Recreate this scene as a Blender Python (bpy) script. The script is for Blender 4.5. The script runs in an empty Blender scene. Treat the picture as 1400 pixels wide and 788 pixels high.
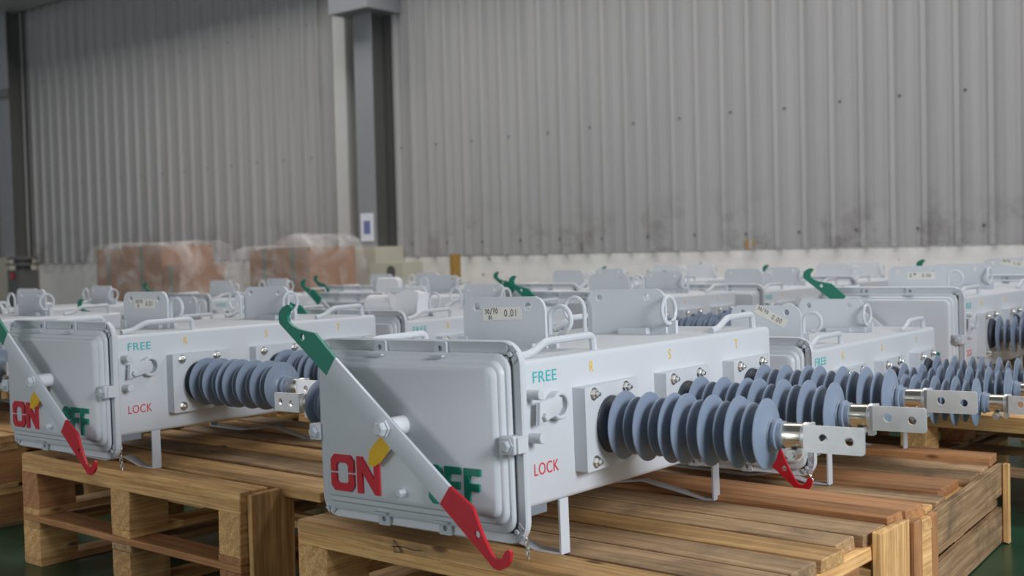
import bpy, bmesh, math, random
from mathutils import Vector, Matrix
random.seed(7)
PI = math.pi
SC = bpy.context.scene
COL = SC.collection

# ------------------------------------------------------------------ camera
F_PX, PITCH, ROLL, YAW, CAM_Z = 1597.4, 0.0327, -0.02448, 0.6958, 1.03
cam_d = bpy.data.cameras.new('camera')
cam = bpy.data.objects.new('camera', cam_d); COL.objects.link(cam)
cam_d.sensor_width = 36.0
cam_d.lens = 36.0 * F_PX / 1400.0
cam_d.clip_start = .05; cam_d.clip_end = 100
cf = Vector((0, math.cos(PITCH), -math.sin(PITCH))); cr0 = Vector((1, 0, 0)); cu0 = cr0.cross(cf)
cr = math.cos(ROLL)*cr0 + math.sin(ROLL)*cu0
cu = -math.sin(ROLL)*cr0 + math.cos(ROLL)*cu0
m = Matrix((cr, cu, -cf)).transposed().to_4x4(); m.translation = (0, 0, CAM_Z)
cam.matrix_world = m
cam_d.dof.use_dof = True; cam_d.dof.focus_distance = 2.95; cam_d.dof.aperture_fstop = 3.7
SC.camera = cam

# ------------------------------------------------------------------ light
wd = bpy.data.worlds.new('hall_daylight'); SC.world = wd; wd.use_nodes = True
bg = wd.node_tree.nodes['Background']; bg.inputs[0].default_value = (.92, .95, 1.0, 1); bg.inputs[1].default_value = .42
YU = Vector((math.cos(YAW), -math.sin(YAW), 0)); YV = Vector((math.sin(YAW), math.cos(YAW), 0))
def W(u, v, z=0): return YU*u + YV*v + Vector((0, 0, z))
def area(name, loc, target, sx, sy, power, color):
    l = bpy.data.lights.new(name, 'AREA'); l.shape = 'RECTANGLE'; l.size = sx; l.size_y = sy; l.energy = power; l.color = color
    o = bpy.data.objects.new(name, l); COL.objects.link(o); o.location = loc
    o.rotation_euler = (Vector(target)-Vector(loc)).to_track_quat('-Z', 'Y').to_euler()
    return o
area('skylight_strip', W(-5, 6.7, 7.4), W(-5, 9.2, 1.2), 16, 1.6, 690, (1, .975, .945))
area('loading_door_daylight', W(2.7, 1.5, 2.5), W(-1.3, 2.4, .6), 1.5, 1.5, 190, (.90, .94, 1.0))
area('side_door_daylight', W(-5.5, -5.2, 1.6), W(-2, 2.5, .6), 1.8, 2.0, 92, (.96, .98, 1.0))
SC.view_settings.view_transform = 'Standard'; SC.view_settings.look = 'None'
SC.view_settings.gamma = 1; SC.view_settings.use_curve_mapping = False
SC.view_settings.exposure = 0.0

# ------------------------------------------------------------------ materials
def srgb(r, g, b):
    f = lambda c: (c/255/12.92 if c/255 <= .04045 else ((c/255+.055)/1.055)**2.4)
    return (f(r), f(g), f(b), 1)
class NT:
    def __init__(s, name):
        s.m = bpy.data.materials.new(name); s.m.use_nodes = True; s.t = s.m.node_tree; s.b = s.t.nodes['Principled BSDF']
    def n(s, ty, **kw):
        x = s.t.nodes.new(ty)
        for k, v in kw.items():
            if k.startswith('i_'): x.inputs[k[2:].replace('_', ' ')].default_value = v
            else: setattr(x, k, v)
        return x
    def l(s, a, b): s.t.links.new(a, b)
def paint(name, col, rough=.4, metal=0, var=.06, bump=.02, scale=30, coat=0):
    N = NT(name); b = N.b
    tc = N.n('ShaderNodeTexCoord'); nz = N.n('ShaderNodeTexNoise', i_Scale=scale, i_Detail=4.0)
    N.l(tc.outputs['Object'], nz.inputs['Vector'])
    mx = N.n('ShaderNodeMix', data_type='RGBA'); N.l(nz.outputs['Fac'], mx.inputs[0])
    mx.inputs[6].default_value = tuple(c*(1-var) for c in col[:3])+(1,); mx.inputs[7].default_value = tuple(min(1, c*(1+var)) for c in col[:3])+(1,)
    N.l(mx.outputs[2], b.inputs['Base Color'])
    b.inputs['Roughness'].default_value = rough; b.inputs['Metallic'].default_value = metal
    b.inputs['Coat Weight'].default_value = coat
    if bump:
        bp = N.n('ShaderNodeBump', i_Strength=bump, i_Distance=.002); N.l(nz.outputs['Fac'], bp.inputs['Height']); N.l(bp.outputs[0], b.inputs['Normal'])
    return N.m
def wood(name, c_dark, c_light, rings=9.0, seed=0.0, dirt=.35):
    N = NT(name); b = N.b
    tc = N.n('ShaderNodeTexCoord'); oi = N.n('ShaderNodeObjectInfo')
    off = N.n('ShaderNodeVectorMath', operation='SCALE'); off.inputs[0].default_value = (3.1, .21, .17)
    ml = N.n('ShaderNodeMath', operation='MULTIPLY'); N.l(oi.outputs['Random'], ml.inputs[0]); ml.inputs[1].default_value = 7
    N.l(ml.outputs[0], off.inputs['Scale'])
    ad = N.n('ShaderNodeVectorMath', operation='ADD'); N.l(tc.outputs['Object'], ad.inputs[0]); N.l(off.outputs[0], ad.inputs[1])
    mp = N.n('ShaderNodeMapping'); mp.inputs['Scale'].default_value = (.12, 1, 1); N.l(ad.outputs[0], mp.inputs[0])
    wv = N.n('ShaderNodeTexWave', wave_type='RINGS', rings_direction='X', i_Scale=rings, i_Distortion=5.0, i_Detail=4.0, i_Detail_Scale=2.5)
    N.l(mp.outputs[0], wv.inputs['Vector'])
    mp2 = N.n('ShaderNodeMapping'); mp2.inputs['Scale'].default_value = (5, 160, 160); N.l(ad.outputs[0], mp2.inputs[0])
    fi = N.n('ShaderNodeTexNoise', i_Scale=1.0, i_Detail=3.0); N.l(mp2.outputs[0], fi.inputs['Vector'])
    big = N.n('ShaderNodeTexNoise', i_Scale=6.0, i_Detail=5.0, i_Roughness=.65); N.l(ad.outputs[0], big.inputs['Vector'])
    a = N.n('ShaderNodeMix', data_type='RGBA'); a.inputs[6].default_value = c_light; a.inputs[7].default_value = tuple(.68*x+.32*y for x, y in zip(c_light, c_dark))
    N.l(wv.outputs['Fac'], a.inputs[0])
    r1 = N.n('ShaderNodeMapRange'); r1.inputs['From Min'].default_value = .35; r1.inputs['From Max'].default_value = .75; r1.inputs['To Max'].default_value = .8
    N.l(fi.outputs['Fac'], r1.inputs[0])
    c = N.n('ShaderNodeMix', data_type='RGBA'); N.l(r1.outputs[0], c.inputs[0]); N.l(a.outputs[2], c.inputs[6]); c.inputs[7].default_value = c_dark
    r2 = N.n('ShaderNodeMapRange'); r2.inputs['From Min'].default_value = .48; r2.inputs['From Max'].default_value = .72; r2.inputs['To Max'].default_value = dirt
    N.l(big.outputs['Fac'], r2.inputs[0])
    d = N.n('ShaderNodeMix', data_type='RGBA'); N.l(r2.outputs[0], d.inputs[0]); N.l(c.outputs[2], d.inputs[6]); d.inputs[7].default_value = srgb(92, 76, 62)
    # knots
    mk = N.n('ShaderNodeMapping'); mk.inputs['Scale'].default_value = (3.2, 9, 9); N.l(ad.outputs[0], mk.inputs[0])
    vo = N.n('ShaderNodeTexVoronoi', i_Scale=1.0); N.l(mk.outputs[0], vo.inputs['Vector'])
    r3 = N.n('ShaderNodeMapRange'); r3.inputs['From Min'].default_value = .10; r3.inputs['From Max'].default_value = .05; r3.inputs['To Max'].default_value = .8
    N.l(vo.outputs['Distance'], r3.inputs[0])
    e = N.n('ShaderNodeMix', data_type='RGBA'); N.l(r3.outputs[0], e.inputs[0]); N.l(d.outputs[2], e.inputs[6]); e.inputs[7].default_value = srgb(84, 48, 26)
    # board to board tone
    hs = N.n('ShaderNodeHueSaturation'); r4 = N.n('ShaderNodeMapRange'); r4.inputs['To Min'].default_value = .8; r4.inputs['To Max'].default_value = 1.2
    N.l(oi.outputs['Random'], r4.inputs[0]); N.l(r4.outputs[0], hs.inputs['Value']); N.l(e.outputs[2], hs.inputs['Color'])
    N.l(hs.outputs[0], b.inputs['Base Color'])
    b.inputs['Roughness'].default_value = .72
    bp = N.n('ShaderNodeBump', i_Strength=.35, i_Distance=.002); N.l(fi.outputs['Fac'], bp.inputs['Height']); N.l(bp.outputs[0], b.inputs['Normal'])
    return N.m
M = {}
M['paint'] = paint('light_grey_powder_coat', (.60, .625, .655, 1), .42, 0, .02, .015, 120, .0)
M['paint_dull'] = paint('grey_cast_paint', (.50, .53, .57, 1), .45, 0, .04, .05, 90)
M['lever'] = paint('lever_grey_paint', (.62, .65, .69, 1), .4, 0, .02, .01, 60)
M['green'] = paint('teal_green_enamel', srgb(0, 124, 100), .42, 0, .03, .01, 60)
M['red'] = paint('red_enamel', srgb(192, 26, 42), .38, 0, .03, .01, 60)
M['yellow'] = paint('yellow_enamel', srgb(222, 176, 8), .42, 0, .04, .01, 60)
M['teal_ink'] = paint('teal_stencil_ink', srgb(48, 178, 178), .6, 0, .05, 0)
M['teal_ink2'] = paint('green_stencil_ink', srgb(34, 168, 140), .6, 0, .05, 0)
M['red_ink'] = paint('red_stencil_ink', srgb(205, 48, 62), .6, 0, .05, 0)
M['yellow_ink'] = paint('yellow_stencil_ink', srgb(236, 190, 40), .6, 0, .05, 0)
M['ink'] = paint('black_marker', srgb(38, 36, 38), .6, 0, .05, 0)
M['tape'] = paint('masking_tape', srgb(226, 224, 214), .6, 0, .04, .03, 200)
M['silicone'] = paint('blue_grey_silicone', srgb(128, 141, 160), .42, 0, .05, .02, 40)
M['silicone_dark'] = paint('dark_silicone', srgb(50, 58, 70), .5, 0, .05, .02, 40)
M['steel'] = paint('zinc_plated_steel', (.78, .77, .74, 1), .3, 1, .10, .03, 70)
M['zinc'] = paint('bright_zinc_plate', (.92, .93, .94, 1), .42, .8, .10, .03, 45)
M['brass'] = paint('nickel_plated_brass', (.76, .71, .60, 1), .24, 1, .08, .03, 60)
M['gasket'] = paint('black_gasket', (.04, .045, .05, 1), .6)
M['mark'] = paint('cast_recess_grey', (.20, .22, .25, 1), .6)
M['wood'] = wood('pine_pallet_wood', srgb(166, 110, 56), srgb(242, 198, 134))
M['wood_old'] = wood('weathered_pallet_wood', srgb(122, 90, 60), srgb(198, 164, 122), dirt=.75)
M['wood_red'] = wood('reddish_pallet_wood', srgb(136, 86, 50), srgb(200, 146, 96), dirt=.3)
M['carton'] = paint('brown_cardboard', srgb(170, 124, 92), .8, 0, .06, .02, 15)
M['cardtape'] = paint('green_parcel_tape', srgb(112, 124, 106), .4)
M['foam'] = paint('white_packing_foam', srgb(226, 226, 228), .7, 0, .03, .05, 60)
M['cream'] = paint('cream_painted_concrete', srgb(196, 192, 176), .8, 0, .05, .1, 8)
M['dark_iron_and_shade'] = paint('dark_machine_paint_and_shade', srgb(92, 92, 90), .5, 0, .1, .05, 20)  # iron parts, and the shade painted inside the steel columns
M['col_paint'] = paint('grey_column_paint', srgb(140, 142, 146), .55, 0, .05, .05, 6)
M['col_light'] = paint('pale_downpipe_paint', srgb(196, 196, 192), .5, 0, .05, .05, 6)
M['rust'] = paint('ochre_pipe', srgb(164, 126, 58), .6, 0, .1, .05, 20)
M['paper'] = paint('white_notice_paper', srgb(222, 224, 236), .6, 0, .02, 0)
M['blue_ink'] = paint('blue_print', srgb(110, 118, 168), .6, 0, .02, 0)

def mat_cladding():
    N = NT('profiled_metal_cladding'); b = N.b
    g = N.n('ShaderNodeNewGeometry')
    # wall frame: u along the wall, z up
    du = N.n('ShaderNodeVectorMath', operation='DOT_PRODUCT'); du.inputs[1].default_value = YU; N.l(g.outputs['Position'], du.inputs[0])
    sp = N.n('ShaderNodeSeparateXYZ'); N.l(g.outputs['Position'], sp.inputs[0])
    cb = N.n('ShaderNodeCombineXYZ'); N.l(du.outputs['Value'], cb.inputs[0]); N.l(sp.outputs['Z'], cb.inputs[2])
    mp = N.n('ShaderNodeMapping'); mp.inputs['Scale'].default_value = (5, 1, .35); N.l(cb.outputs[0], mp.inputs[0])
    nz = N.n('ShaderNodeTexNoise', i_Scale=1.0, i_Detail=5.0, i_Roughness=.6); N.l(mp.outputs[0], nz.inputs['Vector'])
    a = N.n('ShaderNodeMix', data_type='RGBA'); N.l(nz.outputs['Fac'], a.inputs[0]); a.inputs[6].default_value = srgb(157, 156, 156); a.inputs[7].default_value = srgb(181, 179, 179)
    # grime near the foot of the wall
    n2 = N.n('ShaderNodeTexNoise', i_Scale=2.2, i_Detail=6.0, i_Roughness=.7); N.l(cb.outputs[0], n2.inputs['Vector'])
    hz = N.n('ShaderNodeMapRange'); hz.inputs['From Min'].default_value = 1.55; hz.inputs['From Max'].default_value = 1.0; N.l(sp.outputs['Z'], hz.inputs[0])
    st = N.n('ShaderNodeMapRange'); st.inputs['From Min'].default_value = .50; st.inputs['From Max'].default_value = .62; st.inputs['To Max'].default_value = .6; N.l(n2.outputs['Fac'], st.inputs[0])
    mm = N.n('ShaderNodeMath', operation='MULTIPLY'); N.l(hz.outputs[0], mm.inputs[0]); N.l(st.outputs[0], mm.inputs[1])
    c = N.n('ShaderNodeMix', data_type='RGBA'); N.l(mm.outputs[0], c.inputs[0]); N.l(a.outputs[2], c.inputs[6]); c.inputs[7].default_value = srgb(104, 96, 92)
    N.l(c.outputs[2], b.inputs['Base Color']); b.inputs['Roughness'].default_value = .55; b.inputs['Metallic'].default_value = 0
    return N.m
M['clad'] = mat_cladding()
def mat_floor():
    N = NT('green_epoxy_floor'); b = N.b
    g = N.n('ShaderNodeNewGeometry'); nz = N.n('ShaderNodeTexNoise', i_Scale=1.6, i_Detail=7.0, i_Roughness=.65); N.l(g.outputs['Position'], nz.inputs['Vector'])
    a = N.n('ShaderNodeMix', data_type='RGBA'); N.l(nz.outputs['Fac'], a.inputs[0]); a.inputs[6].default_value = srgb(16, 56, 40); a.inputs[7].default_value = srgb(30, 80, 58)
    N.l(a.outputs[2], b.inputs['Base Color'])
    r = N.n('ShaderNodeMapRange'); r.inputs['To Min'].default_value = .15; r.inputs['To Max'].default_value = .42; N.l(nz.outputs['Fac'], r.inputs[0]); N.l(r.outputs[0], b.inputs['Roughness'])
    return N.m
M['floor'] = mat_floor()
def mat_plaster():
    N = NT('white_painted_plinth'); b = N.b
    g = N.n('ShaderNodeNewGeometry'); nz = N.n('ShaderNodeTexNoise', i_Scale=3, i_Detail=8.0, i_Roughness=.7); N.l(g.outputs['Position'], nz.inputs['Vector'])
    r = N.n('ShaderNodeMapRange'); r.inputs['From Min'].default_value = .45; r.inputs['From Max'].default_value = .75; N.l(nz.outputs['Fac'], r.inputs[0])
    a = N.n('ShaderNodeMix', data_type='RGBA'); N.l(r.outputs[0], a.inputs[0]); a.inputs[6].default_value = srgb(240, 237, 234); a.inputs[7].default_value = srgb(218, 213, 208)
    vo = N.n('ShaderNodeTexVoronoi', i_Scale=5.0); N.l(g.outputs['Position'], vo.inputs['Vector'])
    r3 = N.n('ShaderNodeMapRange'); r3.inputs['From Min'].default_value = .09; r3.inputs['From Max'].default_value = .05; N.l(vo.outputs['Distance'], r3.inputs[0])
    c = N.n('ShaderNodeMix', data_type='RGBA'); N.l(r3.outputs[0], c.inputs[0]); N.l(a.outputs[2], c.inputs[6]); c.inputs[7].default_value = srgb(120, 112, 108)
    N.l(c.outputs[2], b.inputs['Base Color']); b.inputs['Roughness'].default_value = .85
    return N.m
M['plaster'] = mat_plaster()
def mat_film():
    N = NT('clear_plastic_film'); b = N.b
    b.inputs['Base Color'].default_value = (.92, .90, .90, 1); b.inputs['Roughness'].default_value = .22
    tc = N.n('ShaderNodeTexCoord'); nz = N.n('ShaderNodeTexNoise', i_Scale=2.0, i_Detail=3.0, i_Distortion=2.0); N.l(tc.outputs['Object'], nz.inputs['Vector'])
    r = N.n('ShaderNodeMapRange'); r.inputs['From Min'].default_value = .4; r.inputs['From Max'].default_value = .7; r.inputs['To Min'].default_value = .10; r.inputs['To Max'].default_value = .38
    N.l(nz.outputs['Fac'], r.inputs[0]); N.l(r.outputs[0], b.inputs['Alpha'])
    bp = N.n('ShaderNodeBump', i_Strength=.7, i_Distance=.03); N.l(nz.outputs['Fac'], bp.inputs['Height']); N.l(bp.outputs[0], b.inputs['Normal'])
    return N.m
M['film'] = mat_film()

# ------------------------------------------------------------------ helpers
def obj(name, bm, mat, parent=None, loc=(0, 0, 0), rot=(0, 0, 0), smooth=35, bevel=0):
    if bevel:
        bmesh.ops.bevel(bm, geom=[e for e in bm.edges if e.calc_face_angle(0) > .6], offset=bevel, segments=2, profile=.6, affect='EDGES')
    bmesh.ops.recalc_face_normals(bm, faces=bm.faces[:])
    me = bpy.data.meshes.new(name)
    if smooth:
        for f in bm.faces: f.smooth = True
        for e in bm.edges: e.smooth = e.calc_face_angle(0) < math.radians(smooth)
    bm.to_mesh(me); bm.free()
    me.materials.append(M[mat])
    o = bpy.data.objects.new(name, me); COL.objects.link(o)
    if parent: o.parent = parent
    o.location = loc; o.rotation_euler = rot
    return o
def tag(o, label=None, cat=None, group=None, kind=None):
    if label: o['label'] = label
    if cat: o['category'] = cat
    if group: o['group'] = group
    if kind: o['kind'] = kind
    return o
def empty(name, loc=(0, 0, 0), rotz=0, parent=None):
    o = bpy.data.objects.new(name, None); COL.objects.link(o); o.location = loc; o.rotation_euler = (0, 0, rotz)
    if parent: o.parent = parent
    o.empty_display_size = .1
    return o
def box(bm, x0, x1, y0, y1, z0, z1):
    vs = [bm.verts.new((x, y, z)) for x in (x0, x1) for y in (y0, y1) for z in (z0, z1)]
    for f in ((0, 1, 3, 2), (4, 6, 7, 5), (0, 4, 5, 1), (2, 3, 7, 6), (0, 2, 6, 4), (1, 5, 7, 3)):
        bm.faces.new([vs[i] for i in f])
    return vs
def B(*a):
    bm = bmesh.new(); box(bm, *a); return bm
def lathe(bm, prof, seg=32, axis='X', org=(0, 0, 0), closed=False):
    o = Vector(org); rings = []
    def P(a, r, t):
        c, s = r*math.cos(t), r*math.sin(t)
        return o + (Vector((a, c, s)) if axis == 'X' else Vector((c, a, s)) if axis == 'Y' else Vector((c, s, a)))
    for a, r in prof:
        rings.append([bm.verts.new(P(a, max(r, 1e-5), 2*PI*k/seg)) for k in range(seg)])
    n = len(rings)
    for i in range(n if closed else n-1):
        A, C = rings[i], rings[(i+1) % n]
        for k in range(seg): bm.faces.new((A[k], A[(k+1) % seg], C[(k+1) % seg], C[k]))
    if not closed:
        for rg in (rings[0], rings[-1]):
            bm.faces.new(rg)
    return bm
def cyl(bm, a0, a1, r, axis='X', org=(0, 0, 0), seg=20, ch=0):
    pr = [(a0, r-ch), (a0+ch, r), (a1-ch, r), (a1, r-ch)] if ch else [(a0, r), (a1, r)]
    return lathe(bm, pr, seg, axis, org)
def tube(bm, pts, r, seg=10, closed=False, cap=True):
    pts = [Vector(q) for q in pts]; n = len(pts); rings = []
    prev = None
    for i, q in enumerate(pts):
        a = pts[(i-1) % n] if (closed or i > 0) else pts[i]; b = pts[(i+1) % n] if (closed or i < n-1) else pts[i]
        t = (b-a).normalized()
        if prev is None:
            s = t.orthogonal().normalized()
        else:
            s = (prev - t*prev.dot(t)).normalized()
        prev = s; w = t.cross(s)
        rings.append([bm.verts.new(q + (s*math.cos(2*PI*k/seg)+w*math.sin(2*PI*k/seg))*r) for k in range(seg)])
    for i in range(n if closed else n-1):
        A, C = rings[i], rings[(i+1) % n]
        for k in range(seg): bm.faces.new((A[k], A[(k+1) % seg], C[(k+1) % seg], C[k]))
    if not closed and cap:
        bm.faces.new(rings[0]); bm.faces.new(rings[-1])
    return bm
def smooth_path(pts, rad, n=5):
    pts = [Vector(q) for q in pts]; out = [pts[0]]
    for i in range(1, len(pts)-1):
        a, b, c = pts[i-1], pts[i], pts[i+1]
        d1 = (a-b); d2 = (c-b); r = min(rad, d1.length*.49, d2.length*.49)
        p0 = b+d1.normalized()*r; p1 = b+d2.normalized()*r
        for k in range(n+1):
            t = k/n; out.append(p0*(1-t)**2 + b*2*t*(1-t) + p1*t*t)
    out.append(pts[-1]); return out
def prism(bm, poly, d0, d1, plane='XZ', holes=()):
    """extrude a 2D polygon (XZ plane along Y, YZ along X, XY along Z); round holes as (cx, cz, r)"""
    def P(a, b, d): return (a, d, b) if plane == 'XZ' else (d, a, b) if plane == 'YZ' else (a, b, d)
    loops = [list(poly)] + [[(cx+r*math.cos(2*PI*k/14), cz+r*math.sin(2*PI*k/14)) for k in range(14)] for cx, cz, r in holes]
    caps = []
    for d in (d0, d1):
        allv = []; edges = []
        for lp in loops:
            vs = [bm.verts.new(P(a, b, d)) for a, b in lp]
            edges += [bm.edges.new((vs[i], vs[(i+1) % len(vs)])) for i in range(len(vs))]
            allv.append(vs)
        bmesh.ops.triangle_fill(bm, use_beauty=True, use_dissolve=False, edges=edges)
        caps.append(allv)
    for A, C in zip(*caps):
        n = len(A)
        for i in range(n): bm.faces.new((A[i], A[(i+1) % n], C[(i+1) % n], C[i]))
    return bm
def rrect(x0, x1, z0, z1, r, n=6, rb=None):
    rb = r if rb is None else rb
    out = []
    for cx, cz, a0, q in ((x1-r, z1-r, 0, r), (x0+r, z1-r, 90, r), (x0+rb, z0+rb, 180, rb), (x1-rb, z0+rb, 270, rb)):
        for k in range(n+1):
            a = math.radians(a0+90*k/n); out.append((cx+q*math.cos(a), cz+q*math.sin(a)))
    return out
def loft(bm, loops, cap0=False, cap1=True):
    rings = [[bm.verts.new(q) for q in lp] for lp in loops]
    for A, C in zip(rings, rings[1:]):
        n = len(A)
        for i in range(n): bm.faces.new((A[i], A[(i+1) % n], C[(i+1) % n], C[i]))
    if cap0: bm.faces.new(rings[0])
    if cap1: bm.faces.new(rings[-1])
    return bm
def hexbolt(r=.009, h=.007, stud=.012, washer=True):
    """bolt pointing along +X from the origin"""
    bm = bmesh.new()
    if washer: cyl(bm, 0, .002, r*1.35, seg=16)
    lathe(bm, [(.002, r), (.002+h*.8, r), (.002+h, r*.85)], 6)
    if stud: lathe(bm, [(.002+h, r*.52), (.002+h+stud*.8, r*.52), (.002+h+stud, r*.38)], 10)
    return bm
def text_mesh(s, size, mat, name, parent, loc, rot, sx=1.0, sxa=None):
    cu_ = bpy.data.curves.new(name, 'FONT'); cu_.body = s; cu_.size = size; cu_.extrude = .0004; cu_.align_x = 'LEFT'; cu_.space_character = 1.05
    t = bpy.data.objects.new('t', cu_); COL.objects.link(t)
    dg = bpy.context.evaluated_depsgraph_get(); me = bpy.data.meshes.new_from_object(t.evaluated_get(dg)); me.name = name
    bpy.data.objects.remove(t); me.materials.clear(); me.materials.append(M[mat])
    for v_ in me.vertices: v_.co.x *= sx
    o = bpy.data.objects.new(name, me); COL.objects.link(o); o.parent = parent; o.location = loc; o.rotation_euler = rot
    return o
GL = {'0': [[(.5, 1), (.15, .75), (.1, .3), (.4, 0), (.8, .2), (.85, .7), (.5, 1)]], '1': [[(.5, 1), (.45, 0)]], '3': [[(.1, .9), (.6, 1), (.7, .75), (.35, .55), (.75, .35), (.5, 0), (.1, .1)]],
      '7': [[(.05, .9), (.8, 1), (.35, 0)], [(.2, .5), (.7, .55)]], '/': [[(.8, 1.1), (.1, -.2)]], '.': [[(.35, .06), (.45, -.04)]], '%': [[(.3, 1), (.1, .7), (.35, .65), (.3, 1)], [(.9, 1.05), (.15, -.1)], [(.8, .35), (.6, .05), (.85, 0), (.8, .35)]]}
def handwriting(items, name, parent, loc, rot, th=.0016):
    """items: (text, x, z, height); ribbons of marker ink in the local XZ plane, facing -Y"""
    bm = bmesh.new()
    for s, x, z, h in items:
        for ch in s:
            for st in GL.get(ch, []):
                pts = [Vector((x+a*h*.62, 0, z+b*h)) for a, b in st]
                for a, b in zip(pts, pts[1:]):
                    d = (b-a); n_ = Vector((-d.z, 0, d.x)).normalized()*th/2; e_ = d.normalized()*th*.3
                    q = [a-e_+n_, b+e_+n_, b+e_-n_, a-e_-n_]
                    vs = [bm.verts.new(k_+Vector((0, -.0003, 0))) for k_ in q]; bm.faces.new(vs)
            x += h*(.75 if ch != '.' else .45)
    o = obj(name, bm, 'ink', parent, loc, rot, smooth=0)
    return o

# ------------------------------------------------------------------ the hall
WV = 9.0
def struct(name, bm, mat, label, parent=None, loc=(0, 0, 0), rot=(0, 0, 0), **k):
    o = obj(name, bm, mat, parent, loc, rot, **k); 
    if not parent: tag(o, label, 'building', kind='structure')
    return o
bm = bmesh.new(); box(bm, -24, 9, -6, WV+.4, -.1, 0)
fl = struct('floor', bm, 'floor', 'glossy dark green painted floor under the pallets', rot=(0, 0, -YAW), smooth=0)
bm = bmesh.new(); box(bm, -24, 9, -6, WV+.4, 7.7, 7.8)
struct('ceiling', bm, 'col_paint', 'grey underside of the hall roof', rot=(0, 0, -YAW), smooth=0)
wall = empty('wall_back', (0, 0, 0), -YAW); tag(wall, 'tall grey ribbed metal wall above a low white plinth behind the rows of switches', 'wall', kind='structure')
CLZ0, CLZ1 = .985, 7.7
def cladding_mesh(w=1.0, pitch=.25):
    bm = bmesh.new(); prof = []
    n = int(round(w/pitch))
    for k in range(n):
        x = k*pitch
        for a, d in ((0, 0), (.010, -.042), (.046, -.042), (.056, 0), (.108, 0), (.112, -.004), (.122, -.004), (.126, 0), (.178, 0), (.182, -.004), (.192, -.004), (.196, 0)):
            prof.append((x+a, d))
    prof.append((w, 0))
    lo = [bm.verts.new((a, d, 0)) for a, d in prof]; hi = [bm.verts.new((a, d, CLZ1-CLZ0)) for a, d in prof]
    for i in range(len(prof)-1): bm.faces.new((lo[i], lo[i+1], hi[i+1], hi[i]))
    return bm
c0 = None
for k in range(27):
    u = -23.1 + k*1.0
    if c0 is None: c0 = obj('cladding_sheet', cladding_mesh(), 'clad', wall, (u, WV, CLZ0), smooth=0)
    else:
        c = c0.copy(); COL.objects.link(c); c.location = (u, WV-.001*(k % 2), CLZ0)
bm = bmesh.new(); box(bm, -24, 6, WV+.005, WV+.3, 0, 1.3)
obj('plinth', bm, 'plaster', wall, smooth=0)
sb0 = None
for zr, off in ((2.16, 0), (3.7, .0), (1.12, .12), (5.1, 0)):
    for k in range(54):
        u = -22.98 + k*.5 + off + random.uniform(-.01, .01)
        if u > 2: break
        if sb0 is None: sb0 = obj('screw_head', hexbolt(.0085, .005, 0), 'dark_iron_and_shade', wall, (u+.09-.045, WV, zr), (0, 0, -PI/2)); s = sb0
        else: s = sb0.copy(); COL.objects.link(s)
        s.location = (u-.035, WV-.0, zr+random.uniform(-.01, .01))
rk = obj('rust_spot', lathe(bmesh.new(), [(-.002, .002), (0, .05), (.001, .05)], 9, 'Y'), 'rust', wall, (-4.83, WV-.037, 1.03))

def h_column(u, v, name, label, w=.27, dep=.3, z0=1.1, z1=7.0):
    t = empty(name, W(u, v, 0), -YAW); tag(t, label, 'column', kind='structure')
    bm = bmesh.new(); box(bm, -w/2, w/2, 0, .014, z0, z1); obj('flange', bm, 'col_paint', t, smooth=0)
    bm = bmesh.new(); box(bm, -w/2, w/2, dep-.014, dep, z0, z1); obj('flange', bm, 'dark_iron_and_shade', t, smooth=0)  # rear flange and web coloured darker to paint in the column's shaded side
    bm = bmesh.new(); box(bm, -.006, .006, .014, dep-.014, z0, z1); obj('web', bm, 'dark_iron_and_shade', t, smooth=0)
    bm = bmesh.new(); box(bm, -w/2-.08, w/2+.1, -.12, dep, 0, z0); obj('plinth_block', bm, 'cream', t, bevel=.01)
    return t
c1 = h_column(-9.265, 8.69, 'steel_column', 'grey steel column with a white notice, standing on a cream plinth block')
nt = obj('notice', B(-.1, .1, -.006, -.001, 1.16, 1.46), 'paper', c1, smooth=0)
obj('print_block', B(-.05, .05, -.008, -.0062, 1.24, 1.38), 'blue_ink', nt, smooth=0)
obj('bracket', B(-.30, .30, -.2, .29, 3.6, 3.95), 'col_paint', c1, bevel=.01)
c2 = h_column(-17.13, 8.69, 'steel_column', 'steel column at the far left end of the hall', w=.3)
obj('bracket', B(-.2, .2, -.03, .0, 3.5, 3.62), 'dark_iron_and_shade', c2, smooth=0)
tag(struct('downpipe', B(-.1, .1, -.14, -.0, 1.0, 7.0), 'col_light', 'x', loc=W(-9.79, WV-.036), rot=(0, 0, -YAW), bevel=.02), 'pale square downpipe left of the middle steel column', 'pipe')
tag(struct('crane_beam', B(-20, 6, -.75, -.05, 4.78, 5.1), 'col_light', 'x', loc=W(0, WV-.05), rot=(0, 0, -YAW), smooth=0), 'pale horizontal beam high on the back wall', 'beam')
# ------------------------------------------------------------------ pallets
def board_mesh(L, w, t, jag=.0):
    """long axis X"""
    bm = bmesh.new(); vs = box(bm, -L/2, L/2, -w/2, w/2, 0, t)
    for q in vs: q.co += Vector((random.uniform(-.003, .003), random.uniform(-.002, .002), random.uniform(-.0007, .0007)))
    bmesh.ops.bevel(bm, geom=bm.edges[:], offset=.0022, segments=1, affect='EDGES')
    return bm
_bc = {}
def board(name, L, w, t, mat, parent, loc, rz=0, var=None):
    key = (round(L, 3), round(w, 3), round(t, 3), mat, var if var is not None else random.randrange(3))
    if key in _bc:
        o = _bc[key].copy(); COL.objects.link(o); o.name = name
    else:
        o = obj(name, board_mesh(L, w, t), mat, None, smooth=0); _bc[key] = o
    o.parent = parent; o.location = loc; o.rotation_euler = (0, 0, rz)
    return o
def rmat(old=.3):
    r = random.random(); return 'wood_old' if r < old else 'wood_red' if r < old+.17 else 'wood'
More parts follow.
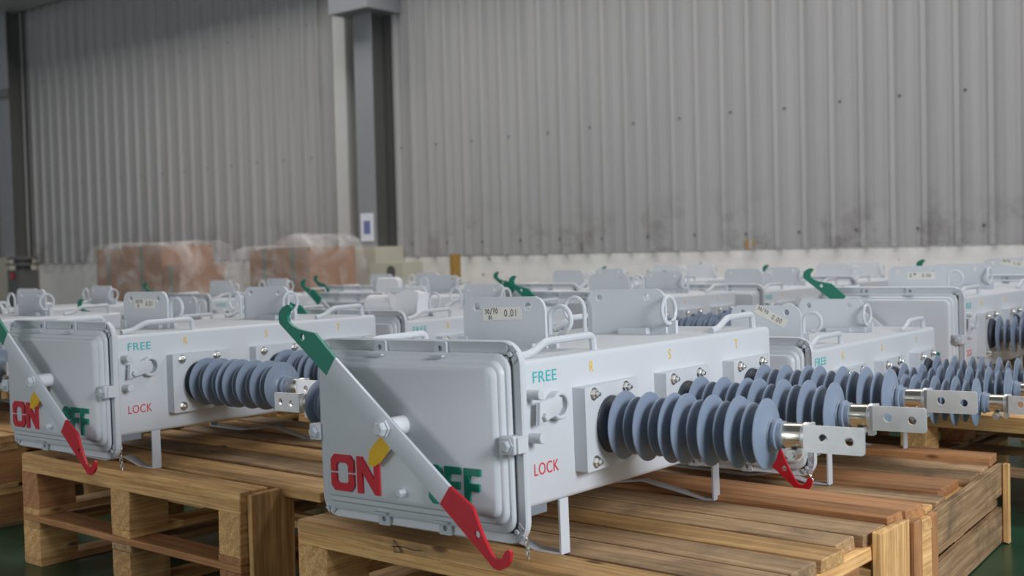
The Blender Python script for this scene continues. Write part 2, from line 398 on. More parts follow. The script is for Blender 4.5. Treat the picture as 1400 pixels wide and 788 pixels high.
def pallet(u0, v0, z0, h, label, group='wooden pallets', Wd=1.2, D=1.0, upper=True, deck=None, name='wooden_pallet', old=.3, turn=0.0):
    t = empty(name, W(u0+Wd/2, v0+D/2, z0), -YAW+turn); tag(t, label, 'pallet', group)
    X, Y = Wd/2, D/2; t1 = .022; td = .03
    # runners along the depth
    for x in (-X+.05, 0, X-.05): board('runner', D, .1, t1, rmat(old), t, (x, 0, 0), PI/2)
    if upper: top = h-td; lay = .03
    else: top = h-t1; lay = .022
    hb = top-lay-t1
    for x in (-X+.05, 0, X-.05):
        for y in (-Y+.07, 0, Y-.07):
            board('block', .14, .098, hb, 'wood' if random.random() > .3 else 'wood_red', t, (x, y, t1), PI/2)
    if upper:
        for y in (-Y+.05, Y-.05): board('lead_board', Wd, .1, lay, 'wood', t, (0, y, top-lay))
        for x in (-X+.05, 0, X-.05): board('stringer', D-.2, .1, lay, rmat(old), t, (x, 0, top-lay), PI/2)
        for a, b, dx, dz, mt in deck or [(0, .1, 0, 0, 'wood'), (.125, .26, 0, 0, rmat(old)), (.29, .42, .0, 0, rmat(old)), (.45, .56, 0, 0, rmat(old)), (.585, .70, 0, 0, rmat(old)), (.73, .86, 0, 0, rmat(old)), (.9, 1.0, 0, 0, rmat(old))]:
            board('deck_board', Wd+dx, b-a, td, mt, t, (dx/2, -Y+(a+b)/2, top+dz))
    else:
        for x in (-X+.05, 0, X-.05): board('stringer', D, .1, lay, rmat(old), t, (x, 0, top-lay), PI/2)
        for y in (-Y+.05, 0, Y-.05): board('deck_board', Wd, .1, t1, rmat(old), t, (0, y, top))
    return t
def upright(parent, x, y, z0, z1, w, mat='wood', t=.02):
    """vertical plank on the side of a pallet; board lies with its long axis up"""
    o = obj('side_board', board_mesh(z1-z0, w, t), mat, parent, smooth=0)
    o.rotation_euler = Matrix(((0, 0, 1), (0, 1, 0), (-1, 0, 0))).to_euler(); o.location = (x, y, (z0+z1)/2)
    return o
def sideplank(parent, x, y0, y1, z0, z1, mat, t=.02):
    o = obj('side_board', board_mesh(y1-y0, z1-z0, t), mat, parent, smooth=0)
    o.rotation_euler = Matrix(((0, 0, 1), (1, 0, 0), (0, 1, 0))).to_euler(); o.location = (x, (y0+y1)/2, (z0+z1)/2)
    return o

LOW = .172
# nearest stack, under the nearest switch
pallet(-2.25, 1.85, 0, LOW, 'lower pallet of the stack carrying the nearest switch', upper=False)
pm = pallet(-2.25, 1.85, LOW, .378-LOW, 'top pallet carrying the nearest switch, boards with staggered ends at the right', deck=[
    (.0, .105, -.02, 0, 'wood'), (.125, .235, .0, 0, 'wood_old'), (.25, .355, .0, 0, 'wood_old'), (.375, .48, .005, 0, 'wood'), (.50, .60, -.025, 0, 'wood_old'), (.615, .74, -.01, 0, 'wood_old'), (.755, .84, -.01, .012, 'wood_red'), (.89, 1.0, -.02, 0, 'wood_red')])
upright(pm, .602, .215, -LOW+.003, .21, .165, 'wood')
upright(pm, .602, .33, -LOW+.003, .20, .05, 'wood_red', .03)
upright(pm, -.622, -.42, -LOW+.003, .19, .13, 'wood')
fb = [o for o in pm.children if o.name.startswith('deck_board')][0]
mk = handwriting([], 'marker_scrawl', pm, (-.25, -.504, .206-.03), (0, 0, 0))
bm = bmesh.new(); bm.from_mesh(mk.data)
for st in ([(-.012, .028), (.012, .004)], [(-.012, .028), (-.01, .0)], [(-.012, .0), (.014, .003), (.004, .016), (-.010, .012)], [(-.02, .012), (.02, .016), (.05, .013), (.075, .016)]):
    for a, b in zip(st, st[1:]):
        d_ = Vector((b[0]-a[0], 0, b[1]-a[1])); n_ = Vector((-d_.z, 0, d_.x)).normalized()*.0009
        A_ = Vector((a[0], 0, a[1])); B_ = Vector((b[0], 0, b[1]))
        bm.faces.new([bm.verts.new(q_) for q_ in (A_+n_, B_+n_, B_-n_, A_-n_)])
bm.to_mesh(mk.data); bm.free()
# left stack
pallet(-3.84, 1.965, 0, LOW, 'lower pallet of the stack on the left', upper=False)
pl_ = pallet(-3.84, 1.965, LOW, .378-LOW, 'top pallet on the left with an upright end board at its near corner', deck=[
    (.0, .10, 0, 0, 'wood'), (.13, .27, .19, 0, 'wood'), (.30, .44, .17, 0, 'wood_old'), (.47, .60, .19, 0, 'wood'), (.63, .74, .17, 0, 'wood_old'), (.77, .87, .18, 0, 'wood'), (.9, 1.0, .16, 0, 'wood_old')], old=.15)
upright(pl_, .602, -.5+.10, -LOW+.003, .20, .15, 'wood')
upright(pl_, -.622, -.44, -LOW+.003, .2, .1, 'wood')
# lower stack behind the nearest
pallet(-2.43, 3.03, 0, .12, 'lower pallet of the low stack behind the nearest one', upper=False, turn=.09)
p3 = pallet(-2.43, 3.03, .12, .158, turn=.09, label= 'top pallet of the low stack behind the nearest one, with planked side', deck=[
    (.0, .09, 0, 0, 'wood_old'), (.12, .20, 0, 0, 'wood'), (.23, .33, 0, 0, 'wood_old'), (.38, .60, -.03, 0, 'wood_red'), (.63, .73, -.0, 0, 'wood_old'), (.76, .87, 0, 0, 'wood_old'), (.89, 1.0, .0, .022, 'wood_red')])
sideplank(p3, .602, -.46, .48, .045, .15, 'wood_old'); sideplank(p3, .602, -.46, .48, -.115, .0, 'wood_old')
upright(p3, .625, -.455, -.117, .165, .07, 'wood_red'); upright(p3, .625, .47, -.117, .15, .03, 'wood')

# ------------------------------------------------------------------ switch prototype
HW, HT = .3116, .42          # half width of the cover flange, its height
BX, BZ0, BZ1, BY1 = .289, .068, .376, 1.1136
SW = {}
def make_switch():
    t = empty('load_break_switch')
    # body shell
    bm = bmesh.new()
    loops = []
    for y, i in ((.012, 0), (BY1-.008, 0), (BY1, .008)):
        loops.append([(a, y, b) for a, b in rrect(-BX+i, BX-i, BZ0+i, BZ1-i, .012, 3)])
    loft(bm, loops, True, True)
    body = obj('body', bm, 'paint', t)
    # flange of the body behind the cover
    bm = bmesh.new()
    def L(i, y, r): return [(a, y, b) for a, b in rrect(-HW+i, HW-i, i, HT-i, max(.004, r-i), 7)]
    R0 = .05
    loft(bm, [L(.02, .016, R0), L(.004, .018, R0), L(0, .013, R0), L(0, .003, R0), L(.003, -.001, R0), L(.006, .001, R0), L(.034, .003, R0), L(.034, .014, R0), L(.02, .016, R0)], False, False)
    bm.verts.ensure_lookup_table(); bmesh.ops.remove_doubles(bm, verts=bm.verts[:], dist=1e-5)
    fr = obj('cover_flange', bm, 'paint', t)
    # cover: stepped pressed lid
    bm = bmesh.new()
    def Q(x0, x1, z0, z1, r, y): return [(a, y, b) for a, b in rrect(x0, x1, z0, z1, r, 7)]
    loft(bm, [Q(-.297, .285, .021, .394, .035, .001), Q(-.296, .284, .022, .393, .035, -.008), Q(-.292, .281, .026, .389, .033, -.011), Q(-.284, .276, .040, .380, .03, -.0115),
              Q(-.281, .273, .043, .377, .028, -.020), Q(-.278, .270, .046, .374, .026, -.0225), Q(-.272, .265, .056, .369, .022, -.023),
              Q(-.268, .260, .060, .365, .02, -.031), Q(-.262, .254, .066, .359, .016, -.034)], False, True)
    cov = obj('front_cover', bm, 'paint', t)
    Yf = -.034
    bm = B(-.292, .286, -.001, .001, .024, .391); obj('gasket', bm, 'gasket', fr, smooth=0)
    # raised lettering
    def letter(poly, mat, dy=.005):
        bm = bmesh.new(); prism(bm, poly, Yf-dy, Yf+.001); o = obj('letter', bm, mat, cov, smooth=0); return o
    def half_o(x0, x1, z0, z1, s, gap, top):
        zc = (z0+z1)/2; c = .012; k = .006
        if top: return [(x0, zc+gap), (x0, z1-c), (x0+c, z1), (x1-c, z1), (x1, z1-c), (x1, zc+gap), (x1-s, zc+gap), (x1-s, z1-s-k), (x1-s-k, z1-s), (x0+s+k, z1-s), (x0+s, z1-s-k), (x0+s, zc+gap)]
        return [(a, 2*zc-b) for a, b in half_o(x0, x1, z0, z1, s, gap, True)][::-1]
    z0, z1 = .074, .157
    for x0, mt in ((-.236, 'red'), (.074, 'green')):
        x1 = x0+(.076 if mt == 'red' else .041)
        letter(half_o(x0, x1, z0, z1, .018, .0022, True), mt); letter(half_o(x0, x1, z0, z1, .018, .0022, False), mt)
    n0, n1 = -.149, -.078
    letter([(n0, z0), (n0, z1), (n0+.016, z1), (n1-.016, z0+.033), (n1-.016, z1), (n1, z1), (n1, z0), (n1-.014, z0), (n0+.016, z1-.033), (n0+.016, z0)], 'red')
    for x0 in (.122, .177):
        x1 = x0+.045; letter([(x0, z0), (x0, z1), (x1, z1), (x1, z1-.015), (x0+.016, z1-.015), (x0+.016, z0+.052), (x1-.003, z0+.052), (x1-.003, z0+.036), (x0+.016, z0+.036), (x0+.016, z0)], 'green')
    b = obj('stop_stud', lathe(bmesh.new(), [(Yf+.002, .009), (Yf-.016, .009), (Yf-.018, .007)], 6, 'Y', (-.006, 0, .088)), 'paint', cov)
    # clips with holes along the flange edge and corner screws
    for x, z, s in ((-.092, .402, 1), (.093, .402, 1), (-.101, .014, -1), (.087, .014, -1)):
        bm = bmesh.new(); prism(bm, rrect(x-.018, x+.018, z-.014, z+.014, .003, 2), -.006, .001, holes=((x, z, .0062),))
        box(bm, x-.018, x+.018, -.021, -.004, z-s*.016-.002*s, z-s*.016+.002*s) if s > 0 else box(bm, x-.018, x+.018, -.021, -.004, z+.014, z+.018)
        c = obj('clip', bm, 'paint_dull', cov, smooth=0)
        obj('bolt_hole', cyl(bmesh.new(), -.003, .0005, .006, 'Y', (x, 0, z)), 'mark', c)
    for x, z in ((-.284, .392), (.284, .392), (-.284, .028), (.284, .028)):
        bm = bmesh.new()
        for k in range(4):
            a = PI/4+k*PI/2; c_, s_ = math.cos(a), math.sin(a)
            q = [(x+.009*c_-.004*s_, z+.009*s_+.004*c_), (x+.019*c_-.009*s_, z+.019*s_+.009*c_), (x+.019*c_+.009*s_, z+.019*s_-.009*c_), (x+.009*c_+.004*s_, z+.009*s_-.004*c_)]
            prism(bm, q, -.0022, .001)
        obj('corner_mark', bm, 'paint_dull', fr, smooth=0)
        obj('corner_screw', cyl(bmesh.new(), -.004, .003, .0055, 'Y', (x, 0, z), ch=.001), 'paint', fr)
    # side latches
    for s, z in ((1, .21), (-1, .203)):
        bm = bmesh.new(); prism(bm, rrect(s*.292-.020, s*.292+.020, z-.019, z+.019, .005, 3), -.033, -.021)
        prism(bm, rrect(s*.294-.019, s*.294+.019, z-.018, z+.018, .004, 2), -.021, .004)
        if s > 0: box(bm, .309, .317, -.026, .004, z-.016, z+.016)
        else: box(bm, -.317, -.309, -.026, .004, z-.016, z+.016)
        la = obj('latch', bm, 'paint', t, bevel=.0015)
        obj('bolt', lathe(bmesh.new(), [(-.033, .017), (-.036, .017), (-.0361, .0125), (-.043, .0125), (-.045, .010)], 6, 'Y', (s*.293, 0, z)), 'paint_dull', la, smooth=25)
    # operating lever, one straight bar with a hook at each end
    YL = -.088; pz = .236; ang = math.radians(-37.3); ca, sa = math.cos(ang), math.sin(ang)
    def LV(p): return [(a*ca-b*sa, pz+a*sa+b*ca) for a, b in p]
    bar = [(-.206, -.0215), (.213, -.0215), (.213, .0265), (-.206, .0285)]
    bm = prism(bmesh.new(), LV(bar), YL-.004, YL+.004); lever = obj('operating_lever', bm, 'lever', t, bevel=.0008)
    red = [(.213, -.0215), (.372, -.0265), (.392, -.0285), (.407, -.021), (.416, -.004), (.4165, .014), (.407, .030), (.4, .0305), (.395, .022), (.3975, .006), (.394, -.004), (.386, -.0085), (.374, -.009), (.36, -.004), (.335, .006), (.31, .019), (.283, .0345), (.213, .0265)]
    hp = lambda a, b: (a*ca-b*sa, pz+a*sa+b*ca)
    x, z = hp(.323, -.003)
    h1 = obj('red_hook', prism(bmesh.new(), LV(red), YL-.004, YL+.004, holes=((x, z, .0085),)), 'red', lever, smooth=0); h1['label'] = 'red painted hook end'
    grn = [(-.206, .0285), (-.29, .033), (-.315, .019), (-.34, .006), (-.362, -.001), (-.378, -.001), (-.388, .007), (-.3895, .02), (-.387, .031), (-.394, .034), (-.404, .028), (-.4135, .012), (-.416, -.003), (-.409, -.017), (-.4, -.0235), (-.206, -.0215)]
    x, z = hp(-.319, -.001)
    h2 = obj('green_hook', prism(bmesh.new(), LV(grn[::-1]), YL-.004, YL+.004, holes=((x, z, .0085),)), 'green', lever, smooth=0); h2['label'] = 'teal green painted hook end'
    obj('pivot_bolt', lathe(bmesh.new(), [(YL-.004, .0205), (YL-.010, .0205), (YL-.0101, .0165), (YL-.020, .0165), (YL-.023, .013)], 6, 'Y', (0, 0, pz)), 'paint', lever, smooth=25)
    obj('lever_shaft', cyl(bmesh.new(), YL+.003, -.03, .021, 'Y', (0, 0, pz), 24, .002), 'foam', t)
    a2 = math.radians(-136); ca2, sa2 = math.cos(a2), math.sin(a2)
    def PV(p): return [(a*ca2-b*sa2, pz+a*sa2+b*ca2) for a, b in p]
    po = obj('pointer', prism(bmesh.new(), PV([(0, -.018), (.06, -.019), (.06, .019), (0, .018)]), -.052, -.047), 'lever', t, smooth=0)
    obj('pointer_tip', prism(bmesh.new(), PV([(.018, -.0185), (.105, -.0185), (.134, .0), (.122, .014), (.105, .0185), (.018, .0185)]), -.0535, -.0465), 'yellow', po, smooth=0)['label'] = 'yellow pointer tip'
    # lettering on the right hand side
    rt = (PI/2, 0, PI/2)
    text_mesh('FREE', .034, 'teal_ink', 'lettering', t, (BX+.0004, .060, .3265), rt, 1.16)
    text_mesh('LOCK', .036, 'red_ink', 'lettering', t, (BX+.0004, .054, .1335), rt, .86)
    for s, y in (('R', .262), ('S', .587), ('T', .912)):
        text_mesh(s, .035, 'yellow_ink', 'lettering', t, (BX+.0004, y, .331), rt, .75)
    # lock handle, ring and pins
    for z in (.305, .215):
        obj('lock_pin', cyl(bmesh.new(), BX-.002, BX+.036, .0105, 'X', (0, .046, z), 20, .0015), 'paint', t)
    bm = bmesh.new(); prism(bm, [(.048, .243), (.052, .288), (.115, .296), (.128, .29), (.128, .27), (.116, .258)], BX+.018, BX+.026, 'YZ')
    lh = obj('lock_handle', bm, 'paint', t, bevel=.001)
    obj('bolt', lathe(bmesh.new(), [(BX+.026, .009), (BX+.034, .009), (BX+.036, .007)], 6, 'X', (0, .065, .258)), 'paint', lh, smooth=25)
    bm = bmesh.new(); lathe(bm, [(BX-.001, .0215), (BX-.001, .030), (BX+.022, .030), (BX+.024, .028), (BX+.024, .0235), (BX+.022, .0215)], 28, 'X', (0, .128, .274), closed=True)
    obj('lock_ring', bm, 'paint', t)
    # bushing plates, wedge shaped
    def plate(side):
        bm = bmesh.new(); y0, y1, z0_, z1_ = -.118, .118, -.092, .092
        ring = rrect(y0, y1, z0_, z1_, .004, 2); X0 = 0
        out = lambda y: .034 - (y-y0)*.095
        lo = [bm.verts.new((0, a, b)) for a, b in ring]; hi = [bm.verts.new((side*out(a), a, b)) for a, b in ring]
        for i in range(len(ring)): bm.faces.new((lo[i], lo[(i+1) % len(ring)], hi[(i+1) % len(ring)], hi[i]))
        bm.faces.new(lo); bm.faces.new(hi)
        return bm, out
    def shed_profile():
        pr = [(0, .0), (0, .060), (.004, .0605), (.008, .058), (.012, .0595), (.016, .058), (.020, .052)]
        kinds = 'LSLSLLSLSLSL'; x = .044
        for i, k in enumerate(kinds):
            R = .0755 if k == 'L' else .0635
            if i == len(kinds)-1: R = .073
            co = .031
            pr += [(x-.0095, co), (x-.0085, co+.003), (x-.0065, R-.014), (x-.0055, R-.003), (x-.0035, R), (x-.0015, R-.0008), (x-.0005, R-.004), (x+.0015, R-.018), (x+.0055, co+.005), (x+.0095, co)]
            x += .0300
        xe = x-.0300
        pr += [(xe+.0105, .032), (xe+.013, .030), (xe+.016, .0295), (xe+.018, .033), (xe+.024, .033), (xe+.026, .0285), (xe+.036, .028), (xe+.036, .0)]
        return pr, xe+.036
    pr, xe = shed_profile()
    pmesh = {}; ins0 = None
    plates = []
    for side in (1, -1):
        for k in range(3):
            yc = .315 + k*.3235; zc = .212
            bm, out = plate(side)
            if side not in pmesh:
                o = obj('mounting_plate', bm, 'paint', t, (side*BX, yc, zc), bevel=.0015); pmesh[side] = o
            else:
                bm.free(); o = pmesh[side].copy(); COL.objects.link(o); o.location = (side*BX, yc, zc)
            for by in (-.082, .060):
                for bz in (-.073, .075):
                    if 'bolt' not in pmesh: bo = obj('bolt', hexbolt(.0105, .008, .008), 'steel', o, smooth=25); pmesh['bolt'] = bo
                    else: bo = pmesh['bolt'].copy(); COL.objects.link(bo); bo.parent = o
                    bo.location = (side*out(by), by, bz); bo.rotation_euler = (0, 0, -.0 if side > 0 else PI)
            base = (side*(BX+.018), yc-.011, zc)
            rz = math.radians(5.2) if side > 0 else PI-math.radians(5.2)
            if ins0 is None:
                bm = lathe(bmesh.new(), pr, 44, 'X')
                I = obj('insulator', bm, 'silicone', t, base, (0, math.radians(.6), rz), smooth=40); ins0 = I
                obj('base_collar', lathe(bmesh.new(), [(.001, .0606), (.002, .0635), (.008, .0635), (.010, .0612), (.014, .062), (.017, .060), (.022, .056), (.030, .048), (.036, .0375)], 36, 'X'), 'silicone_dark', I)
                bm = lathe(bmesh.new(), [(xe-.004, .0235), (xe, .0255), (xe+.040, .0255), (xe+.042, .0235)], 28, 'X')
                obj('end_fitting', bm, 'brass', I)
                bm = bmesh.new(); lathe(bm, [(xe+.041, .0265), (xe+.043, .0285), (xe+.050, .0285), (xe+.052, .0265)], 24, 'X')
                box(bm, xe+.040, xe+.052, -.012, .012, -.042, -.022); c = obj('clamp', bm, 'zinc', I)
                bm = bmesh.new(); prism(bm, rrect(xe+.050, xe+.172, -.0268, .0268, .006, 3), -.031, -.024, holes=((xe+.090, .002, .0092), (xe+.142, -.001, .0092)))
                box(bm, xe+.0505, xe+.057, -.031, .02, -.0265, .0265)
                obj('terminal_tab', bm, 'zinc', I, bevel=0, smooth=0)
                bm = bmesh.new(); lathe(bm, [(-.018, .0125), (.014, .0125)], 6, 'Y', (xe+.020, 0, -.037)); cyl(bm, -.024, .022, .0065, 'Y', (xe+.020, 0, -.037), 12)
                obj('clamp_bolt', bm, 'steel', I, smooth=25)
            else:
                I = ins0.copy(); COL.objects.link(I); I.location = base; I.rotation_euler = (0, math.radians(.6), rz)
                for ch in list(ins0.children):
                    c = ch.copy(); COL.objects.link(c); c.parent = I
                    if side < 0 and ch.name.startswith('terminal_tab'): c.rotation_euler = (PI, 0, 0)
    # lifting lugs across the top
    def lug(x0, x1, y, z1, holes):
        poly = [(x0, BZ1-.001), (x0, z1-.030), (x0+.005, z1-.016), (x0+.014, z1-.006), (x0+.028, z1), (x1-.028, z1), (x1-.014, z1-.006), (x1-.005, z1-.016), (x1, z1-.030), (x1, BZ1-.001)]
        return prism(bmesh.new(), poly[::-1], y-.004, y+.004, holes=holes)
    l1 = obj('lifting_lug', lug(-.128, .128, .32, .498, ((-.083, .474, .0105), (.077, .474, .0105))), 'paint', t, smooth=0)
    l2 = obj('lifting_lug', lug(-.115, .140, .82, .495, ((-.074, .472, .0105), (.083, .472, .0105))), 'paint', t, smooth=0)
    bm = B(.100, .152, .324, .336, BZ1-.001, .408); obj('gusset', bm, 'paint', t, bevel=.001)
    bm = B(.115, .165, .824, .836, BZ1-.001, .410); obj('gusset', bm, 'paint', t, bevel=.001)
    bm = B(-.150, -.118, .314, .336, BZ1-.001, .402); obj('gusset', bm, 'paint', t, bevel=.001)
    bm = B(.03, .1, .300, .3155, BZ1-.001, .388); obj('gusset', bm, 'paint', t, bevel=.001)
    bm = B(.0, .09, .795, .8155, BZ1-.001, .392); obj('gusset', bm, 'paint', t, bevel=.001)
    # rope rings
    def ring(cx, y, cz, r, a0, a1, tail=True):
        pts = []
        for k in range(19):
            a = math.radians(a0+(a1-a0)*k/18); pts.append((cx+r*math.cos(a), y, cz+r*math.sin(a)))
        if tail: pts = [(pts[0][0]-.0005, y, BZ1+.004)] + pts
        return tube(bmesh.new(), pts, .0058, 9)
    obj('rope_ring', ring(.162, .33, .443, .031, 180, -95), 'paint', t)
    obj('rope_ring', ring(-.148, .80, .442, .034, 0, 245), 'paint', t)
    bm = bmesh.new(); tube(bm, [(.148, .82+.033*math.cos(2*PI*k/20), .438+.036*math.sin(2*PI*k/20)) for k in range(20)], .0055, 8, closed=True)
    obj('rope_ring', bm, 'paint', t)
    # carrying handles
    def handle(x, y0, y1, h=.031):
        pts = smooth_path([(x, y0, BZ1+.006), (x, y0+.035, BZ1+.010), (x, y0+.085, BZ1+h), (x, y1, BZ1+h+.002), (x, y1+.004, BZ1-.002)], .014)
        return tube(bmesh.new(), pts, .0085, 10)
    for x in (.262, -.262):
        obj('carry_handle', handle(x, .06, .315), 'paint', t)
        obj('carry_handle', handle(x, .84, 1.06, .035), 'paint', t)
    # foot straps: flat bar down the sides and a shallow peak between
    for y in (.147, .785):
        bm = bmesh.new(); w_, th = .015, .0025
        for zf, sg in ((-.0465, 1), (-.036, -1)):
            box(bm, sg*.291-th if sg > 0 else sg*.291-th, sg*.291+th, y-w_, y+w_, zf, BZ0+.004)
        pts = [(-.291, -.034), (-.262, -.0355), (-.10, -.0385), (0.075, -.014), (.262, -.0455), (.291, -.0445)] if y > .5 else [(-.291, -.034), (-.262, -.0355), (.02, -.042), (.13, -.022), (.225, -.0455), (.291, -.0445)]
        for (xa, za), (xb, zb) in zip(pts, pts[1:]):
            vs = [bm.verts.new((x_, yy, z_+dz)) for x_, z_ in ((xa, za), (xb, zb)) for yy in (y-w_, y+w_) for dz in (-.002, .002)]
            for f in ((0, 1, 3, 2), (4, 6, 7, 5), (0, 4, 5, 1), (2, 3, 7, 6), (0, 2, 6, 4), (1, 5, 7, 3)): bm.faces.new([vs[i] for i in f])
        obj('foot_strap', bm, 'lever', t, smooth=0)
    # chain under the front
    bm = bmesh.new()
    for k in range(9):
        z = .058-k*.0105; pts = []
        for j in range(10):
            a = 2*PI*j/10; d_ = .0042*math.cos(a)
            pts.append((.285+(d_ if k % 2 else 0)+.002*math.sin(k), .028+(0 if k % 2 else d_), z+.0078*math.sin(a)))
        tube(bm, pts, .0014, 6, closed=True)
    obj('chain', bm, 'steel', t)
    obj('drain_tray', B(.16, .284, .03, .1, .052, BZ0+.002), 'mark', t, smooth=0)
    return t
def copy_tree(o, parent=None, skip=()):
    c = o.copy(); COL.objects.link(c); c.parent = parent
    for ch in kids[o.name]:
        if ch.name.split('.')[0] in skip: continue
        copy_tree(ch, c, skip)
    return c
proto = make_switch()
kids = {o.name: [] for o in bpy.data.objects}
for o in bpy.data.objects:
    if o.parent: kids[o.parent.name].append(o)
for o in list(kids): pass
def place(t, P, yaw, tilt=0.0):
    """P = lower right front corner of the flange in the world"""
    u = Vector((math.cos(yaw), -math.sin(yaw), tilt)).normalized(); v = Vector((math.sin(yaw), math.cos(yaw), 0)); w = u.cross(v)
    mt = Matrix((u, v, w)).transposed().to_4x4(); mt.translation = Vector(P)-u*HW
    t.matrix_world = mt
GROUP = 'grey load break switches on pallets'
def label_strip(t, x, z, rot, items, w=.122, h=.031):
    lb = obj('tape_label', B(-w/2, w/2, -.0006, 0, -h/2, h/2), 'tape', t, (x, .3157, z), (0, rot, 0), smooth=0)
    lb['label'] = 'strip of masking tape with handwritten numbers'
    handwriting(items, 'handwriting', lb, (0, -.0008, 0), (0, 0, 0))
TXT = [('30', -.053, .001, .011), ('/70', -.037, .001, .012), ('01', -.042, -.0125, .009), ('0.01', .008, -.007, .016)]
TXT0 = [('30', -.053, .001, .011), ('/70', -.037, .001, .012), ('0.00', .006, -.006, .015)]
TXTP = [('%', -.050, -.006, .015), ('30', -.034, .002, .009), ('0.00', .004, -.006, .015)]
# (point, yaw, tilt, label, text)
units = [
 ((.0203, 2.3512, .4257), .6958, .020, 'nearest switch, whole in view, red and green hooked lever across its cover', (-.003, .458, -.03, TXT)),
 ((-1.198, 3.496, .4235), .6900, .009, 'switch on the left pallet stack, its front cover cut slightly by the left edge', (.0, .458, .02, TXT)),
 ((.891, 3.461, .328), .680, .008, 'low-standing switch directly behind the nearest one, red hook under its insulators', (0.02, .462, .45, TXT0)),
 ((1.80, 4.64, .420), .6958, .004, 'third switch back on the right, grey cover showing above the rows of insulators', (.02, .455, .0, TXTP)),
]
def gridP(du, dv, dz=0):
    q = YU*(-1.4906+du) + YV*(1.8166+dv); return (q.x, q.y, .4257+dz-.001)
far = [  # du, dv, dz, label
 (-.15, 4.30, 0, 'switch at the right edge of the picture with a bright label plate'),
 (-1.80, 1.46, -.045, 'second switch back in the middle column, white foam sleeves on its lug'),
 (-1.72, 2.86, -.03, 'third switch back in the middle column, behind the foam sleeves'),
 (-1.70, 4.26, -.045, 'fourth switch back in the middle column, green hook near the right'),
 (-1.75, 5.66, -.045, 'rearmost switch in the middle column, close to the white plinth'),
 (-3.42, .10, -.02, 'front switch of the left column, only its rear body at the left edge'),
 (-3.52, 1.50, -.098, 'second switch back in the left column, behind the left pallet stack'),
 (-3.42, 2.92, -.045, 'third switch back in the left column, blurred green hooks above the body'),
 (-3.10, 4.36, -.045, 'fourth switch back in the left column, below the wrapped cartons'),
 (-3.20, 5.76, -.045, 'rearmost switch of the left column, near the steel column'),
 (-5.15, 1.50, -.06, 'switch in the far left column at the left edge, second row'),
 (-5.12, 2.92, -.06, 'switch in the far left column, third row, in front of the wrapped cartons'),
 (-4.95, 4.32, -.06, 'switch in the far left column, fourth row, blurred before the cartons'),
]
insts = [proto] + [copy_tree(proto) for _ in range(3)]
for t, (P, yw, tl, lb, tx) in zip(insts, units):
    place(t, P, yw, tl); tag(t, lb, 'switch', GROUP); label_strip(t, *tx)
for i, (du, dv, dz, lb) in enumerate(far):
    t = copy_tree(proto, None, ('bolt', 'bolt_hole', 'corner_mark') if dv > 4.1 and du < -1 else ())
    place(t, gridP(du, dv, dz), YAW+random.uniform(-.02, .02)); tag(t, lb, 'switch', GROUP)
    if du > -1: label_strip(t, .02, .47, .16, TXT0)
# pallets under the other switches
ROW = {0: 'front row', 1: 'second row', 2: 'third row', 3: 'fourth row', 4: 'rear row'}
CN = {0: 'right-hand column', 1: 'middle column', 2: 'left column', 3: 'far left column'}
stands = [(-.02, 2.90, -.004), (-.15, 4.30, 0)] + [(a, b, c) for a, b, c, _ in far[1:]]
for du, dv, dz in stands:
    c = CN[int(round(-du/1.72))]; r = ROW[int(round(dv/1.41))]
    u0 = -1.4906+du-.72; v0 = 1.8166+dv+.04
    if du == -.02: u0 = -2.30; v0 = 4.43
    if du == -3.42 and dv == .10: u0 = -5.61; v0 = 2.14
    if dv > 5.5: v0 -= .0
    pallet(u0, v0, 0, LOW, 'lower pallet of the stack in the %s, %s' % (r, c), upper=False, old=.4)
    pallet(u0, v0, LOW, .378-LOW+dz, 'top pallet of the stack in the %s, %s' % (r, c), old=.4)

